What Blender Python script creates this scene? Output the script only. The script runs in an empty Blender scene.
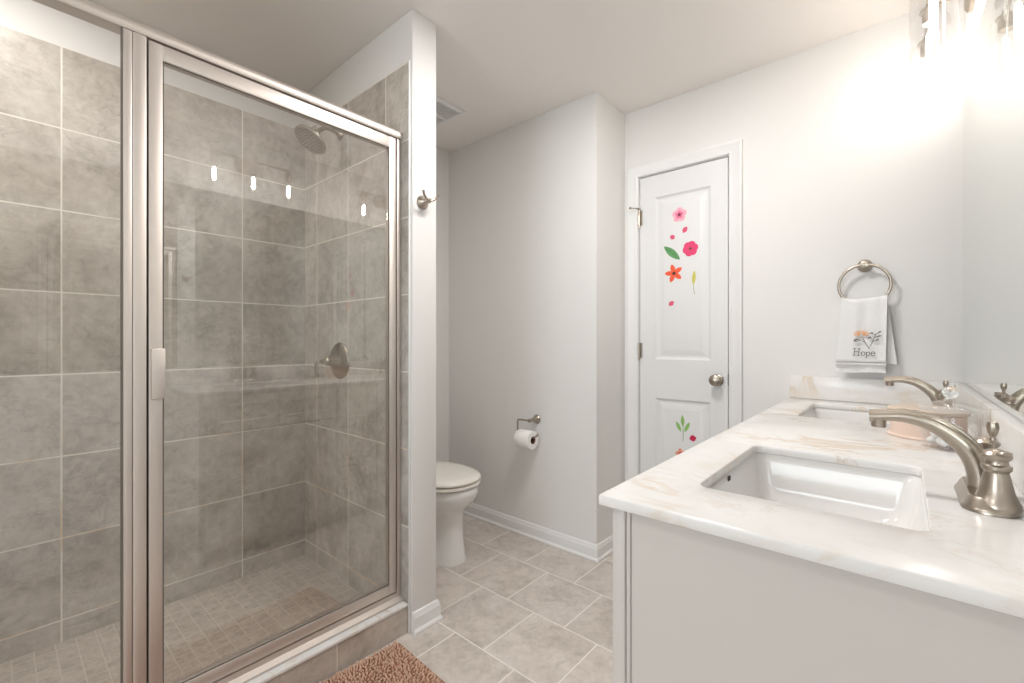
import bpy, bmesh, math, random
from mathutils import Vector, Matrix
from math import sin, cos, pi, radians

scene = bpy.context.scene
C = scene.collection

# ------------------------------------------------------------------ camera
YAW, FPX = 0.7137, 449.3
cam_d = bpy.data.cameras.new('camera')
cam = bpy.data.objects.new('camera', cam_d); C.objects.link(cam)
cam.location = (0, 0, 1.1398)
cam.rotation_euler = (pi/2, 0, YAW)
cam_d.sensor_fit = 'HORIZONTAL'; cam_d.sensor_width = 36.0
cam_d.lens = FPX/1024*36.0
cam_d.clip_start = 0.01
scene.camera = cam

# ------------------------------------------------------------------ view, world, daylight
vs = scene.view_settings
vs.view_transform = 'Standard'
vs.look = 'None'
vs.exposure = 0.1
vs.gamma = 1.0
vs.use_curve_mapping = False
scene.display_settings.display_device = 'sRGB'

world = bpy.data.worlds.new('world'); scene.world = world
world.use_nodes = True
bg = world.node_tree.nodes['Background']
bg.inputs[0].default_value = (0.80, 0.90, 1.0, 1)
bg.inputs[1].default_value = 1.0

def area_light(name, loc, rot, sx, sy, power, col):
    d = bpy.data.lights.new(name, 'AREA'); d.shape = 'RECTANGLE'
    d.size, d.size_y, d.energy, d.color = sx, sy, power, col
    o = bpy.data.objects.new(name, d); C.objects.link(o)
    o.location = loc; o.rotation_euler = rot
    return o
# daylight through the window in the wall behind the camera
area_light('window_daylight', (-1.0, -2.62, 1.45), (pi/2, 0, 0), 1.5, 1.3, 42, (0.88, 0.95, 1.0))
# unseen fill light added under the ceiling to brighten alcove and far wall
area_light('ceiling_fill_light', (-0.70, 1.28, 2.43), (0, 0, 0), 0.28, 0.28, 15.5, (1.0, 0.975, 0.955))
area_light('rear_fill_light', (-0.75, -0.80, 2.43), (0, 0, 0), 0.36, 0.36, 9, (1.0, 0.98, 0.96))  # second added fill, behind the camera, mainly for the vanity end panel
# recessed lamp in the shower ceiling, ahead of the shower head
area_light('shower_lamp_light', (-1.88, -0.08, 2.43), (0, 0, 0), 0.22, 0.22, 7.5, (1.0, 0.95, 0.90))
BULB = 110.0        # radiance of the vanity bulbs

scene.cycles.max_bounces = 12
scene.cycles.diffuse_bounces = 6
scene.cycles.glossy_bounces = 6
scene.cycles.transmission_bounces = 8
scene.cycles.transparent_max_bounces = 24
scene.cycles.sample_clamp_indirect = 6.0
scene.cycles.caustics_reflective = False
scene.cycles.caustics_refractive = False

# ------------------------------------------------------------------ materials
def lin(r, g, b):
    f = lambda c: (c/255/12.92) if c/255 <= 0.04045 else ((c/255+0.055)/1.055)**2.4
    return (f(r), f(g), f(b), 1)

class N:
    def __init__(s, name):
        s.m = bpy.data.materials.new(name); s.m.use_nodes = True
        s.t = s.m.node_tree; s.t.nodes.clear()
        s.out = s.t.nodes.new('ShaderNodeOutputMaterial')
    def n(s, kind, **kw):
        x = s.t.nodes.new('ShaderNode'+kind)
        for k, v in kw.items(): setattr(x, k, v)
        return x
    def set(s, sock, v):
        if isinstance(v, bpy.types.NodeSocket): s.t.links.new(v, sock)
        elif v is not None: sock.default_value = v
    def math(s, op, a, b=None, c=None):
        x = s.n('Math', operation=op); s.set(x.inputs[0], a)
        if b is not None: s.set(x.inputs[1], b)
        if c is not None: s.set(x.inputs[2], c)
        return x.outputs[0]
    def mixc(s, f, a, b):
        x = s.n('Mix', data_type='RGBA'); s.set(x.inputs[0], f); s.set(x.inputs[6], a); s.set(x.inputs[7], b)
        return x.outputs[2]
    def rng(s, v, a, b, c=0.0, d=1.0):
        x = s.n('MapRange', interpolation_type='SMOOTHSTEP'); s.set(x.inputs[0], v)
        for i, q in enumerate((a, b, c, d)): x.inputs[i+1].default_value = q
        return x.outputs[0]
    def noise(s, vec, scale, detail=4, rough=0.55, dist=0.0):
        x = s.n('TexNoise'); s.set(x.inputs['Vector'], vec)
        x.inputs['Scale'].default_value = scale; x.inputs['Detail'].default_value = detail
        x.inputs['Roughness'].default_value = rough; x.inputs['Distortion'].default_value = dist
        return x.outputs['Fac']
    def coord(s): return s.n('TexCoord').outputs['Object']
    def bsdf(s, base, rough=0.5, metal=0.0, bump=None, bstr=0.1, bdist=0.01, **kw):
        p = s.n('BsdfPrincipled')
        s.set(p.inputs['Base Color'], base); s.set(p.inputs['Roughness'], rough); p.inputs['Metallic'].default_value = metal
        for k, v in kw.items(): s.set(p.inputs[k], v)
        if bump is not None:
            b = s.n('Bump'); b.inputs['Strength'].default_value = bstr; b.inputs['Distance'].default_value = bdist
            s.set(b.inputs['Height'], bump); s.t.links.new(b.outputs[0], p.inputs['Normal'])
        s.t.links.new(p.outputs[0], s.out.inputs[0]); return s.m

def paint(name, rgb, rough=0.55, bump=True):
    k = N(name); c = k.coord()
    f = k.noise(c, 3.0, 2)
    a = lin(*rgb); b = tuple(x*0.97 for x in a[:3])+(1,)
    return k.bsdf(k.mixc(f, a, b), rough, bump=k.noise(c, 260, 2) if bump else None, bstr=0.05, bdist=0.002)

def metal(name, rgb, rough=0.3, stretch=(1, 1, 60)):
    k = N(name); c = k.coord()
    mp = k.n('Mapping'); k.set(mp.inputs[0], c); mp.inputs['Scale'].default_value = stretch
    f = k.noise(mp.outputs[0], 40, 3)
    r = k.n('MapRange'); k.set(r.inputs[0], f); r.inputs[3].default_value = rough-0.05; r.inputs[4].default_value = rough+0.07
    return k.bsdf(k.mixc(f, lin(*rgb), tuple(x*0.93 for x in lin(*rgb)[:3])+(1,)), r.outputs[0], 1.0)

def plain(name, rgb, rough=0.4, var=0.06, scale=30, **kw):
    k = N(name); f = k.noise(k.coord(), scale, 3)
    a = lin(*rgb); b = tuple(x*(1-var) for x in a[:3])+(1,)
    return k.bsdf(k.mixc(f, a, b), rough, **kw)

def tile(name, A, B, a0, b0, size, light, mid, dark, grout, bond=False, gw=0.0026, rough=0.32, contrast=1.0, stain=None, bsize=None):
    k = N(name); c = k.coord()
    sp = k.n('SeparateXYZ'); k.set(sp.inputs[0], c)
    ax = {'x': sp.outputs[0], 'y': sp.outputs[1], 'z': sp.outputs[2]}
    u = k.math('DIVIDE', k.math('SUBTRACT', ax[A], a0), size)
    v = k.math('DIVIDE', k.math('SUBTRACT', ax[B], b0), bsize or size)
    row = k.math('FLOOR', v)
    if bond: u = k.math('ADD', u, k.math('MULTIPLY', k.math('FLOORED_MODULO', row, 2.0), 0.5))
    fu, fv = k.math('FRACT', u), k.math('FRACT', v)
    eu = k.math('MINIMUM', fu, k.math('SUBTRACT', 1.0, fu)); ev = k.math('MINIMUM', fv, k.math('SUBTRACT', 1.0, fv))
    e = k.math('MULTIPLY', k.math('MINIMUM', eu, ev), size)
    body = k.rng(e, gw*0.75, gw*1.25)
    cb = k.n('CombineXYZ'); k.set(cb.inputs[0], k.math('FLOOR', u)); k.set(cb.inputs[1], row)
    wn = k.n('TexWhiteNoise'); k.set(wn.inputs['Vector'], cb.outputs[0])
    off = k.n('VectorMath', operation='MULTIPLY_ADD'); k.set(off.inputs[0], wn.outputs['Color'])
    off.inputs[1].default_value = (9, 9, 9); k.set(off.inputs[2], c)
    s = 0.30/size
    n1 = k.noise(off.outputs[0], 5.0*s, 6, 0.62, 0.6)
    mp = k.n('Mapping'); k.set(mp.inputs[0], off.outputs[0]); mp.inputs['Rotation'].default_value = (0.5, 0.6, 0.5); mp.inputs['Scale'].default_value = (1, 1, 2.6)
    n2 = k.noise(mp.outputs[0], 4.5*s, 7, 0.6, 1.4)
    vein = k.math('SUBTRACT', 1.0, k.rng(k.math('ABSOLUTE', k.math('SUBTRACT', n2, 0.5)), 0.0, 0.022))
    n3 = k.noise(off.outputs[0], 26*s, 5, 0.7, 0.4)
    rmp = k.n('ValToRGB')
    k.set(rmp.inputs[0], k.math('ADD', n1, k.math('MULTIPLY', k.math('SUBTRACT', n3, 0.5), 0.75)))
    el = rmp.color_ramp.elements
    el[0].position, el[0].color = 0.5-0.25/contrast, lin(*dark)
    el[1].position, el[1].color = 0.5+0.27/contrast, lin(*light)
    m_ = el.new(0.5); m_.color = lin(*mid)
    tone = k.math('ADD', 0.95, k.math('MULTIPLY', wn.outputs['Value'], 0.10))
    hs = k.n('HueSaturation'); k.set(hs.inputs['Color'], rmp.outputs[0]); k.set(hs.inputs['Value'], tone)
    vm = k.math('MULTIPLY', vein, k.rng(k.noise(off.outputs[0], 3*s, 2), 0.45, 0.62))
    col = k.mixc(k.math('MULTIPLY', vm, 0.32), hs.outputs[0], lin(*[q*0.80 for q in dark]))
    g = lin(*grout)
    if stain:
        g = k.mixc(k.math('MULTIPLY', k.rng(k.noise(c, 5, 3), 0.45, 0.62), k.math('SUBTRACT', 1.0, k.rng(ax['z'], 0.3, 1.3))), lin(*grout), lin(*stain))
    full = k.mixc(body, g, col)
    rr = k.math('MULTIPLY_ADD', body, rough-0.75, 0.75)
    return k.bsdf(full, rr, bump=k.math('ADD', body, k.math('MULTIPLY', n3, 0.12)), bstr=0.35, bdist=0.0015)

def thin_glass(name, tint=(0.985, 0.99, 0.985), ior=1.5):
    k = N(name); geo = k.n('NewGeometry')
    i = k.n('Mix', data_type='FLOAT'); k.set(i.inputs[0], geo.outputs['Backfacing']); i.inputs[2].default_value = ior; i.inputs[3].default_value = 1/ior
    fr = k.n('Fresnel'); k.set(fr.inputs[0], i.outputs[0])
    t = k.n('BsdfTransparent'); t.inputs[0].default_value = tint+(1,)
    g = k.n('BsdfGlossy'); g.inputs['Roughness'].default_value = 0.0; g.inputs['Color'].default_value = (1, 1, 1, 1)
    mx = k.n('MixShader'); k.set(mx.inputs[0], fr.outputs[0])
    k.t.links.new(t.outputs[0], mx.inputs[1]); k.t.links.new(g.outputs[0], mx.inputs[2])
    k.t.links.new(mx.outputs[0], k.out.inputs[0]); return k.m

def emit(name, col, strength):
    k = N(name); e = k.n('Emission'); e.inputs[0].default_value = col+(1,); e.inputs[1].default_value = strength
    k.t.links.new(e.outputs[0], k.out.inputs[0]); return k.m

def marble(name):
    k = N(name); c = k.coord()
    mp = k.n('Mapping'); k.set(mp.inputs[0], c); mp.inputs['Rotation'].default_value = (0.2, 0.3, 0.75); mp.inputs['Scale'].default_value = (1.0, 2.0, 1.0)
    n1 = k.noise(mp.outputs[0], 2.6, 7, 0.6, 1.1)
    v1 = k.math('SUBTRACT', 1.0, k.rng(k.math('ABSOLUTE', k.math('SUBTRACT', n1, 0.5)), 0.0, 0.045))
    n2 = k.noise(mp.outputs[0], 5.5, 8, 0.65, 1.8)
    v2 = k.math('SUBTRACT', 1.0, k.rng(k.math('ABSOLUTE', k.math('SUBTRACT', n2, 0.52)), 0.0, 0.035))
    gate = k.rng(k.noise(c, 3.1, 3), 0.47, 0.66)
    gate2 = k.rng(k.noise(c, 5.0, 3), 0.50, 0.66)
    base = k.mixc(k.noise(c, 6, 4), lin(236, 235, 233), lin(228, 226, 223))
    col = k.mixc(k.math('MULTIPLY', k.math('MULTIPLY', v1, gate), 0.72), base, lin(214, 192, 165))
    col = k.mixc(k.math('MULTIPLY', k.math('MULTIPLY', v2, gate2), 0.35), col, lin(196, 166, 132))
    return k.bsdf(col, 0.2)

M = {}
M['wall'] = paint('wall_paint', (230, 229, 227))
M['ceiling'] = paint('ceiling_paint', (241, 237, 233), 0.8)
M['trim'] = paint('trim_paint', (233, 233, 232), 0.35, False)
M['door'] = paint('door_paint', (226, 226, 226), 0.4, False)
M['cabinet'] = paint('cabinet_paint', (203, 198, 193), 0.4, False)
M['nickel'] = metal('brushed_nickel', (174, 164, 152), 0.29)
M['frame'] = metal('satin_frame_metal', (222, 214, 208), 0.46, (40, 40, 1))
M['mirror'] = metal('mirror_silver', (240, 244, 242), 0.05)
_k = N('mirror_face'); M['mirror'] = _k.bsdf((0.86, 0.90, 0.875, 1), 0.0, 1.0)
M['mirror_edge'] = plain('mirror_edge', (96, 104, 100), 0.2)
M['dark'] = plain('dark_gap', (40, 38, 36), 0.7)
M['rubber'] = plain('grey_seal', (110, 104, 96), 0.6)
M['glass'] = thin_glass('shower_glass', (0.995, 0.998, 0.996), 1.75)
M['clear'] = thin_glass('clear_glass', (0.985, 0.985, 0.985), 1.45)
_k = N('solid_clear_glass'); M['solid_glass'] = _k.bsdf((0.97, 0.98, 0.98, 1), 0.02, **{'Transmission Weight': 1.0, 'IOR': 1.45})
M['lid_glass'] = thin_glass('lid_glass', (0.97, 0.97, 0.97), 1.75)
M['bulb'] = emit('bulb_glow', (1.0, 0.91, 0.82), BULB)
M['porcelain'] = plain('white_porcelain', (234, 233, 231), 0.08, 0.02, 4)
M['seat'] = plain('toilet_seat_plastic', (240, 235, 228), 0.16, 0.02, 4)
M['marble'] = marble('veined_white_quartz')
M['threshold'] = marble('marble_threshold')
M['copper'] = plain('pink_copper', (226, 203, 188), 0.35, 0.05, 20)
M['copper_dark'] = metal('copper_rim', (214, 168, 138), 0.3)
M['white_soft'] = plain('white_cotton', (246, 245, 243), 0.9)
M['paper'] = plain('tissue_paper', (244, 242, 240), 0.95)
M['cardboard'] = plain('cardboard_core', (120, 84, 60), 0.9)
_k = N('terry_towel'); _c = _k.coord()
M['terry'] = _k.bsdf(_k.mixc(_k.noise(_c, 120, 3), lin(248, 248, 247), lin(238, 238, 237)), 0.95, bump=_k.noise(_c, 420, 3, 0.7), bstr=0.6, bdist=0.003)
M['hem'] = plain('woven_hem', (226, 224, 224), 0.8, 0.08, 300)
M['chenille'] = plain('brown_chenille', (214, 177, 154), 0.95, 0.25, 90)
M['chenille_base'] = plain('brown_mat_backing', (150, 106, 82), 0.95)
M['shower_back'] = tile('shower_wall_tile_long', 'y', 'z', 0.1655, 0.108, 0.302, (212, 206, 198), (191, 184, 175), (160, 152, 142), (236, 231, 222), stain=(222, 198, 166), bsize=0.3035)
M['shower_end'] = tile('shower_wall_tile_end', 'x', 'z', -1.6105, 0.110, 0.3005, (212, 206, 198), (191, 184, 175), (160, 152, 142), (236, 231, 222), stain=(222, 198, 166), bsize=0.3035)
M['curb_tile'] = tile('curb_tile', 'y', 'z', 0.771, -0.19, 0.3035, (205, 196, 187), (188, 178, 168), (162, 151, 141), (220, 212, 200))
M['pan_tile'] = tile('shower_floor_mosaic', 'x', 'y', -2.353, 1.058, 0.0535, (206, 197, 187), (190, 180, 169), (164, 153, 142), (210, 201, 190), gw=0.0018, rough=0.4)
M['floor_tile'] = tile('floor_tile', 'x', 'y', -1.3195, 0.8815, 0.3035, (218, 210, 203), (202, 193, 185), (178, 168, 159), (234, 228, 220), bond=True, contrast=1.0)

# ------------------------------------------------------------------ mesh builder
class MB:
    def __init__(s): s.bm = bmesh.new()
    def _face(s, vs_, mat=0):
        try:
            f = s.bm.faces.new(vs_); f.material_index = mat; return f
        except ValueError: return None
    def box(s, x0, x1, y0, y1, z0, z1, bev=0.0, seg=2, mat=0):
        x0, x1 = sorted((x0, x1)); y0, y1 = sorted((y0, y1)); z0, z1 = sorted((z0, z1))
        v = [s.bm.verts.new(p) for p in ((x0,y0,z0),(x1,y0,z0),(x1,y1,z0),(x0,y1,z0),(x0,y0,z1),(x1,y0,z1),(x1,y1,z1),(x0,y1,z1))]
        fs = [s._face([v[i] for i in q], mat) for q in ((0,3,2,1),(4,5,6,7),(0,1,5,4),(1,2,6,5),(2,3,7,6),(3,0,4,7))]
        if bev > 0:
            es = list({e for f in fs for e in f.edges})
            bmesh.ops.bevel(s.bm, geom=es, offset=bev, segments=seg, profile=0.5, affect='EDGES')
        return s
    def loft(s, loops, cap0=True, cap1=True, mat=0, closed=True):
        L = [[s.bm.verts.new(p) for p in lp] for lp in loops]
        for a, b in zip(L, L[1:]):
            n = len(a)
            for i in range(n if closed else n-1):
                j = (i+1) % n
                s._face([a[i], a[j], b[j], b[i]], mat)
        if cap0: s._face(list(reversed(L[0])), mat)
        if cap1: s._face(L[-1], mat)
        return s
    def lathe(s, prof, origin=(0,0,0), axis=(0,0,1), seg=32, cap=True, mat=0, sx=1.0, sy=1.0):
        q = Vector((0,0,1)).rotation_difference(Vector(axis).normalized()).to_matrix()
        o = Vector(origin)
        loops = [[o + q @ Vector((max(r,1e-5)*cos(2*pi*i/seg)*sx, max(r,1e-5)*sin(2*pi*i/seg)*sy, z)) for i in range(seg)] for r, z in prof]
        return s.loft(loops, cap, cap, mat)
    def tube(s, pts, rad, seg=12, flat=1.0, side=None, cap=True, mat=0):
        P = [Vector(p) for p in pts]; n = len(P)
        if not hasattr(rad, '__len__'): rad = [rad]*n
        loops = []; prev = None
        for i in range(n):
            t = (P[min(i+1, n-1)]-P[max(i-1, 0)]).normalized()
            if side is not None: u = Vector(side); u = (u - t*u.dot(t)).normalized()
            elif prev is None:
                u = t.cross(Vector((0,0,1)) if abs(t.z) < 0.9 else Vector((1,0,0))).normalized()
            else: u = (prev - t*prev.dot(t)).normalized()
            prev = u; w = t.cross(u)
            r = rad[i]; ru, rw = (r if hasattr(r, '__len__') else (r, r*flat))
            loops.append([P[i]+u*ru*cos(2*pi*k/seg)+w*rw*sin(2*pi*k/seg) for k in range(seg)])
        return s.loft(loops, cap, cap, mat)
    def prism(s, poly, fn, d0, d1, mat=0):
        return s.loft([[fn(a, b, d0) for a, b in poly], [fn(a, b, d1) for a, b in poly]], mat=mat)
    def sphere(s, c, r, seg=16, rings=10, sc=(1,1,1), mat=0):
        prof = [(sin(pi*i/rings), -cos(pi*i/rings)) for i in range(rings+1)]
        loops = [[Vector(c)+Vector((max(a,1e-4)*cos(2*pi*k/seg)*r*sc[0], max(a,1e-4)*sin(2*pi*k/seg)*r*sc[1], b*r*sc[2])) for k in range(seg)] for a, b in prof]
        return s.loft(loops, mat=mat)
    def obj(s, name, mat, parent=None, smooth=True, angle=38):
        bmesh.ops.recalc_face_normals(s.bm, faces=s.bm.faces)
        me = bpy.data.meshes.new(name); s.bm.to_mesh(me); s.bm.free()
        for m in (mat if isinstance(mat, (list, tuple)) else [mat]): me.materials.append(m)
        if smooth:
            me.shade_smooth(); me.set_sharp_from_angle(angle=radians(angle))
        o = bpy.data.objects.new(name, me); C.objects.link(o)
        if parent is not None:
            o.parent = parent
            o.matrix_parent_inverse = Matrix.Translation(-wloc(parent))
        return o

def wloc(o):
    v = Vector(o.location)
    return v if o.parent is None else Vector((0, 0, 0)) + v + (wloc(o.parent) if o.matrix_parent_inverse == Matrix.Identity(4) else Vector((0,0,0)))
def tag(o, label=None, cat=None, group=None, kind=None):
    if label: o['label'] = label
    if cat: o['category'] = cat
    if group: o['group'] = group
    if kind: o['kind'] = kind
    return o
def thing(name, loc, label, cat, group=None):
    o = bpy.data.objects.new(name, None); C.objects.link(o); o.location = loc; o.empty_display_size = 0.05
    return tag(o, label, cat, group)
def struct(name, mb, mat, parent=None, **kw):
    o = mb.obj(name, mat, parent, **kw)
    if parent is None: o['kind'] = 'structure'
    return o
def copy_tree(root, loc, label, group=None):
    r = root.copy(); C.objects.link(r); r.location = loc; r['label'] = label
    if group: r['group'] = group
    for ch in list(root.children):
        c = ch.copy(); C.objects.link(c); c.parent = r; c.matrix_parent_inverse = ch.matrix_parent_inverse.copy()
        for g in list(ch.children):
            d = g.copy(); C.objects.link(d); d.parent = c; d.matrix_parent_inverse = g.matrix_parent_inverse.copy()
    return r
def smooth_path(pts, n=6):
    P = [Vector(p) for p in pts]; out = []
    for i in range(len(P)-1):
        p0, p1, p2, p3 = P[max(i-1,0)], P[i], P[i+1], P[min(i+2, len(P)-1)]
        for k in range(n):
            t = k/n
            out.append(0.5*((2*p1)+(p2-p0)*t+(2*p0-5*p1+4*p2-p3)*t*t+(3*p1-p0-3*p2+p3)*t**3))
    out.append(P[-1]); return out
def rrect(cx, cy, hx, hy, r, n=6):
    out = []
    for k, (sx, sy) in enumerate(((1,1),(-1,1),(-1,-1),(1,-1))):
        for i in range(n+1):
            a = pi/2*k + pi/2*i/n
            out.append((cx+sx*(hx-r)+r*cos(a), cy+sy*(hy-r)+r*sin(a)))
    return out
def interp(xs, n):
    """resample list of scalars/tuples to n entries"""
    out = []
    for i in range(n):
        f = i/(n-1)*(len(xs)-1); a = int(min(f, len(xs)-2)); t = f-a
        p, q = xs[a], xs[a+1]
        out.append(tuple(u*(1-t)+v*t for u, v in zip(p, q)) if hasattr(p, '__len__') else p*(1-t)+q*t)
    return out

# ------------------------------------------------------------------ room shell
H = 2.44
XL, XR = -2.353, 0.178            # left (shower/toilet) wall, mirror wall
YF, YN = 2.371, -2.5              # far wall with the door, wall behind the camera
YT, XRET = 2.054, -1.197          # alcove wall with the paper holder, its return
YP0, YP1, XP = 1.0700, 1.1904, -1.4404   # stub wall at the end of the shower
YS0, YS1 = -0.60, -0.47           # wall at the other end of the shower
DX0, DX1, DZ = -1.110, -0.642, 2.054     # closet door opening

struct('floor', MB().box(XL-.1, XR+.1, YN-.1, YF+.1, -.1, 0), M['floor_tile'])
struct('ceiling', MB().box(XL-.1, XR+.1, YN-.1, YF+.6, H, H+.1), M['ceiling'])
struct('wall_left', MB().box(XL-.1, XL, YN-.1, YF+.1, 0, H), M['wall'])
struct('wall_right', MB().box(XR, XR+.1, YN-.1, YF+.1, 0, H), M['wall'])
w = MB()
w.box(XRET, DX0-.02, YF, YF+.1, 0, H).box(DX1+.02, XR, YF, YF+.1, 0, H).box(DX0-.02, DX1+.02, YF, YF+.1, DZ+.02, H)
struct('wall_far', w, M['wall'])
struct('wall_closet', MB().box(DX0-.1, DX1+.1, YF+.42, YF+.5, 0, H), M['wall'])
struct('wall_alcove', MB().box(XL, XRET, YT, YF+.1, 0, H), M['wall'])
struct('wall_shower_end', MB().box(XL, XP, YP0, YP1, 0, H, 0.004), M['wall'])
struct('wall_shower_near', MB().box(XL, XP, YS0, YS1, 0, H), M['wall'])
w = MB()
WX0, WX1, WZ0, WZ1 = -1.7, -0.3, 0.85, 2.05
w.box(XL, WX0, YN-.1, YN, 0, H).box(WX1, XR, YN-.1, YN, 0, H).box(WX0, WX1, YN-.1, YN, 0, WZ0).box(WX0, WX1, YN-.1, YN, WZ1, H)
struct('wall_near', w, M['wall'])
w = MB()
for a, b, c_, d in ((WX0, WX0+.05, WZ0, WZ1), (WX1-.05, WX1, WZ0, WZ1), (WX0+.05, WX1-.05, WZ0, WZ0+.05), (WX0+.05, WX1-.05, WZ1-.05, WZ1), (WX0+.05, WX1-.05, 1.43, 1.47)):
    w.box(a, b, YN-.07, YN-.03, c_, d)
struct('window_1', w, M['trim'])

# tiled lining of the shower
TT = 0.008
struct('wall_shower_tile_long', MB().box(XL, XL+TT*0.5, YS1, YP0, 0.0, 2.232), M['shower_back'])
struct('wall_shower_tile_end', MB().box(XL+TT*.5, -1.456, YP0-TT, YP0, 0.0, 2.240, 0.002, 1), M['shower_end'])
struct('wall_shower_tile_near', MB().box(XL+TT*.5, -1.4665, YS1, YS1+TT, 0.0, 2.240), M['shower_end'])
struct('trim_1', MB().box(-1.4557, -1.450, YP0-TT-.001, YP0-.0003, 0.0, 2.240, 0.002), M['trim'])
struct('floor_shower', MB().box(XL+TT*.5, -1.575, YS1+TT, YP0-TT, 0.001, 0.028), M['pan_tile'])
# curb: tiled core with a pale stone cap
w = MB().box(-1.575, -1.459, YS1+TT, YP0-TT, 0.0, 0.104, 0.001, 1)
struct('trim_2', w, M['curb_tile'])
struct('trim_3', MB().box(-1.580, -1.455, YS1+TT, YP0-TT-.0005, 0.1042, 0.118, 0.004), M['threshold'])

# baseboards with a shoe moulding
BPROF = [(0,0),(.019,0),(.019,.008),(.016,.014),(.012,.018),(.011,.06),(.008,.066),(.0075,.073),(.004,.080),(0,.083)]
def baseboard(name, path, flip=1):
    """path: list of (x,y); the moulding grows to the left of travel"""
    P = [Vector((x, y)) for x, y in path]; n = len(P); loops = []
    nor = []
    for i in range(n-1):
        d = (P[i+1]-P[i]).normalized(); nor.append(Vector((-d.y, d.x))*flip)
    for i in range(n):
        if i == 0: m = nor[0]
        elif i == n-1: m = nor[-1]
        else:
            m = nor[i-1]+nor[i]; m = m/(m.dot(nor[i]))
        loops.append([Vector((P[i].x+m.x*(o+.0005), P[i].y+m.y*(o+.0005), z+.0005)) for o, z in BPROF])
    return struct(name, MB().loft(loops), M['trim'], angle=25)
baseboard('baseboard_alcove', [(XL+.02, YT), (XRET, YT), (XRET, YF-.022)], -1)
baseboard('baseboard_shower', [(XP, YP0-.0005), (XP, YP1), (XL+.02, YP1)], -1)
baseboard('baseboard_left', [(XL, YP1+.02), (XL, YT-.02)], -1)
baseboard('baseboard_far', [(DX1+.072, YF), (-0.36, YF)], -1)
baseboard('baseboard_near', [(XL+.02, YN), (XR-.02, YN)], 1)

# ------------------------------------------------------------------ closet door
YD = 2.374
def panel_rings(mb, x0, x1, z0, z1, rings):
    loops = [[Vector((x0+o, YD-d, z0+o)), Vector((x1-o, YD-d, z0+o)), Vector((x1-o, YD-d, z1-o)), Vector((x0+o, YD-d, z1-o))] for o, d in rings]
    mb.loft(loops, False, True)
dx0, dx1, dz0, dz1 = DX0+.004, DX1-.004, 0.012, DZ-.004
px0, px1 = -1.020, -0.727
panels = [(0.20, 0.832), (1.043, 1.929)]
mb = MB()
zs = [dz0, 0.20, 0.832, 1.043, 1.929, dz1]
def quad(mb, x0, x1, z0, z1): mb._face([mb.bm.verts.new((x, YD, z)) for x, z in ((x0,z0),(x1,z0),(x1,z1),(x0,z1))])
quad(mb, dx0, px0, dz0, dz1); quad(mb, px1, dx1, dz0, dz1)
for a, b in ((dz0, .20), (.832, 1.043), (1.929, dz1)): quad(mb, px0, px1, a, b)
for a, b in panels:
    panel_rings(mb, px0, px1, a, b, [(0,0),(.004,-.003),(.012,-.0085),(.022,-.0095),(.030,-.008),(.052,-.0015),(.056,-.001)])
bk = YD+.035
for q in (((dx0,YD,dz0),(dx0,YD,dz1),(dx0,bk,dz1),(dx0,bk,dz0)), ((dx1,YD,dz0),(dx1,bk,dz0),(dx1,bk,dz1),(dx1,YD,dz1)),
          ((dx0,YD,dz1),(dx1,YD,dz1),(dx1,bk,dz1),(dx0,bk,dz1)), ((dx0,YD,dz0),(dx0,bk,dz0),(dx1,bk,dz0),(dx1,YD,dz0)), ((dx0,bk,dz0),(dx0,bk,dz1),(dx1,bk,dz1),(dx1,bk,dz0))):
    mb._face([mb.bm.verts.new(p) for p in q])
door = struct('door_1', mb, M['door'], angle=12)
kx, kz = -0.694, 0.948
kn = MB().lathe([(.0,0),(.028,0),(.029,.004),(.024,.009),(.012,.012),(.011,.026),(.016,.030),(.025,.036),(.0285,.044),(.027,.053),(.020,.059),(.008,.062),(0,.0625)], (kx, YD-.0005, kz), (0,-1,0), 32)
tag(kn.obj('door_knob', M['nickel'], door), 'round brushed nickel knob')
for hz in (0.25, 1.09, 1.83):
    hg = MB().lathe([(0,0),(.0065,0),(.0065,.085),(0,.085)], (DX0+.002, YF-.008, hz-.0425), (0,0,1), 14)
    hg.box(DX0+.006, DX0+.018, YD-.0025, YD-.0003, hz-.042, hz+.042)
    tag(hg.obj('hinge', M['nickel'], door), 'nickel hinge')
st = MB().tube([(DX0+.002, YF-.012, 1.884), (DX0-.010, YF-.024, 1.884), (DX0-.028, YF-.045, 1.882)], .0028, 8)
st.lathe([(0,0),(.007,0),(.007,.008),(0,.009)], (DX0-.028, YF-.045, 1.882), (-.6,-.8,0), 12)
st.lathe([(0,0),(.008,0),(.008,.004),(0,.004)], (DX0+.002, YF-.008, 1.880), (0,0,1), 12)
st.tube([(DX0+.003, YF-.010, 1.86), (DX0+.006, YF-.016, 1.80), (DX0+.010, YF-.018, 1.775)], .0025, 8)
tag(st.obj('hinge_stop', M['nickel'], door), 'small brass hinge pin stop')
tag(MB().box(DX1-.0045, DX1+.0, YD-.0022, YD+.004, kz-.028, kz+.028).obj('latch_plate', M['dark'], door), 'dark latch plate')
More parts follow.
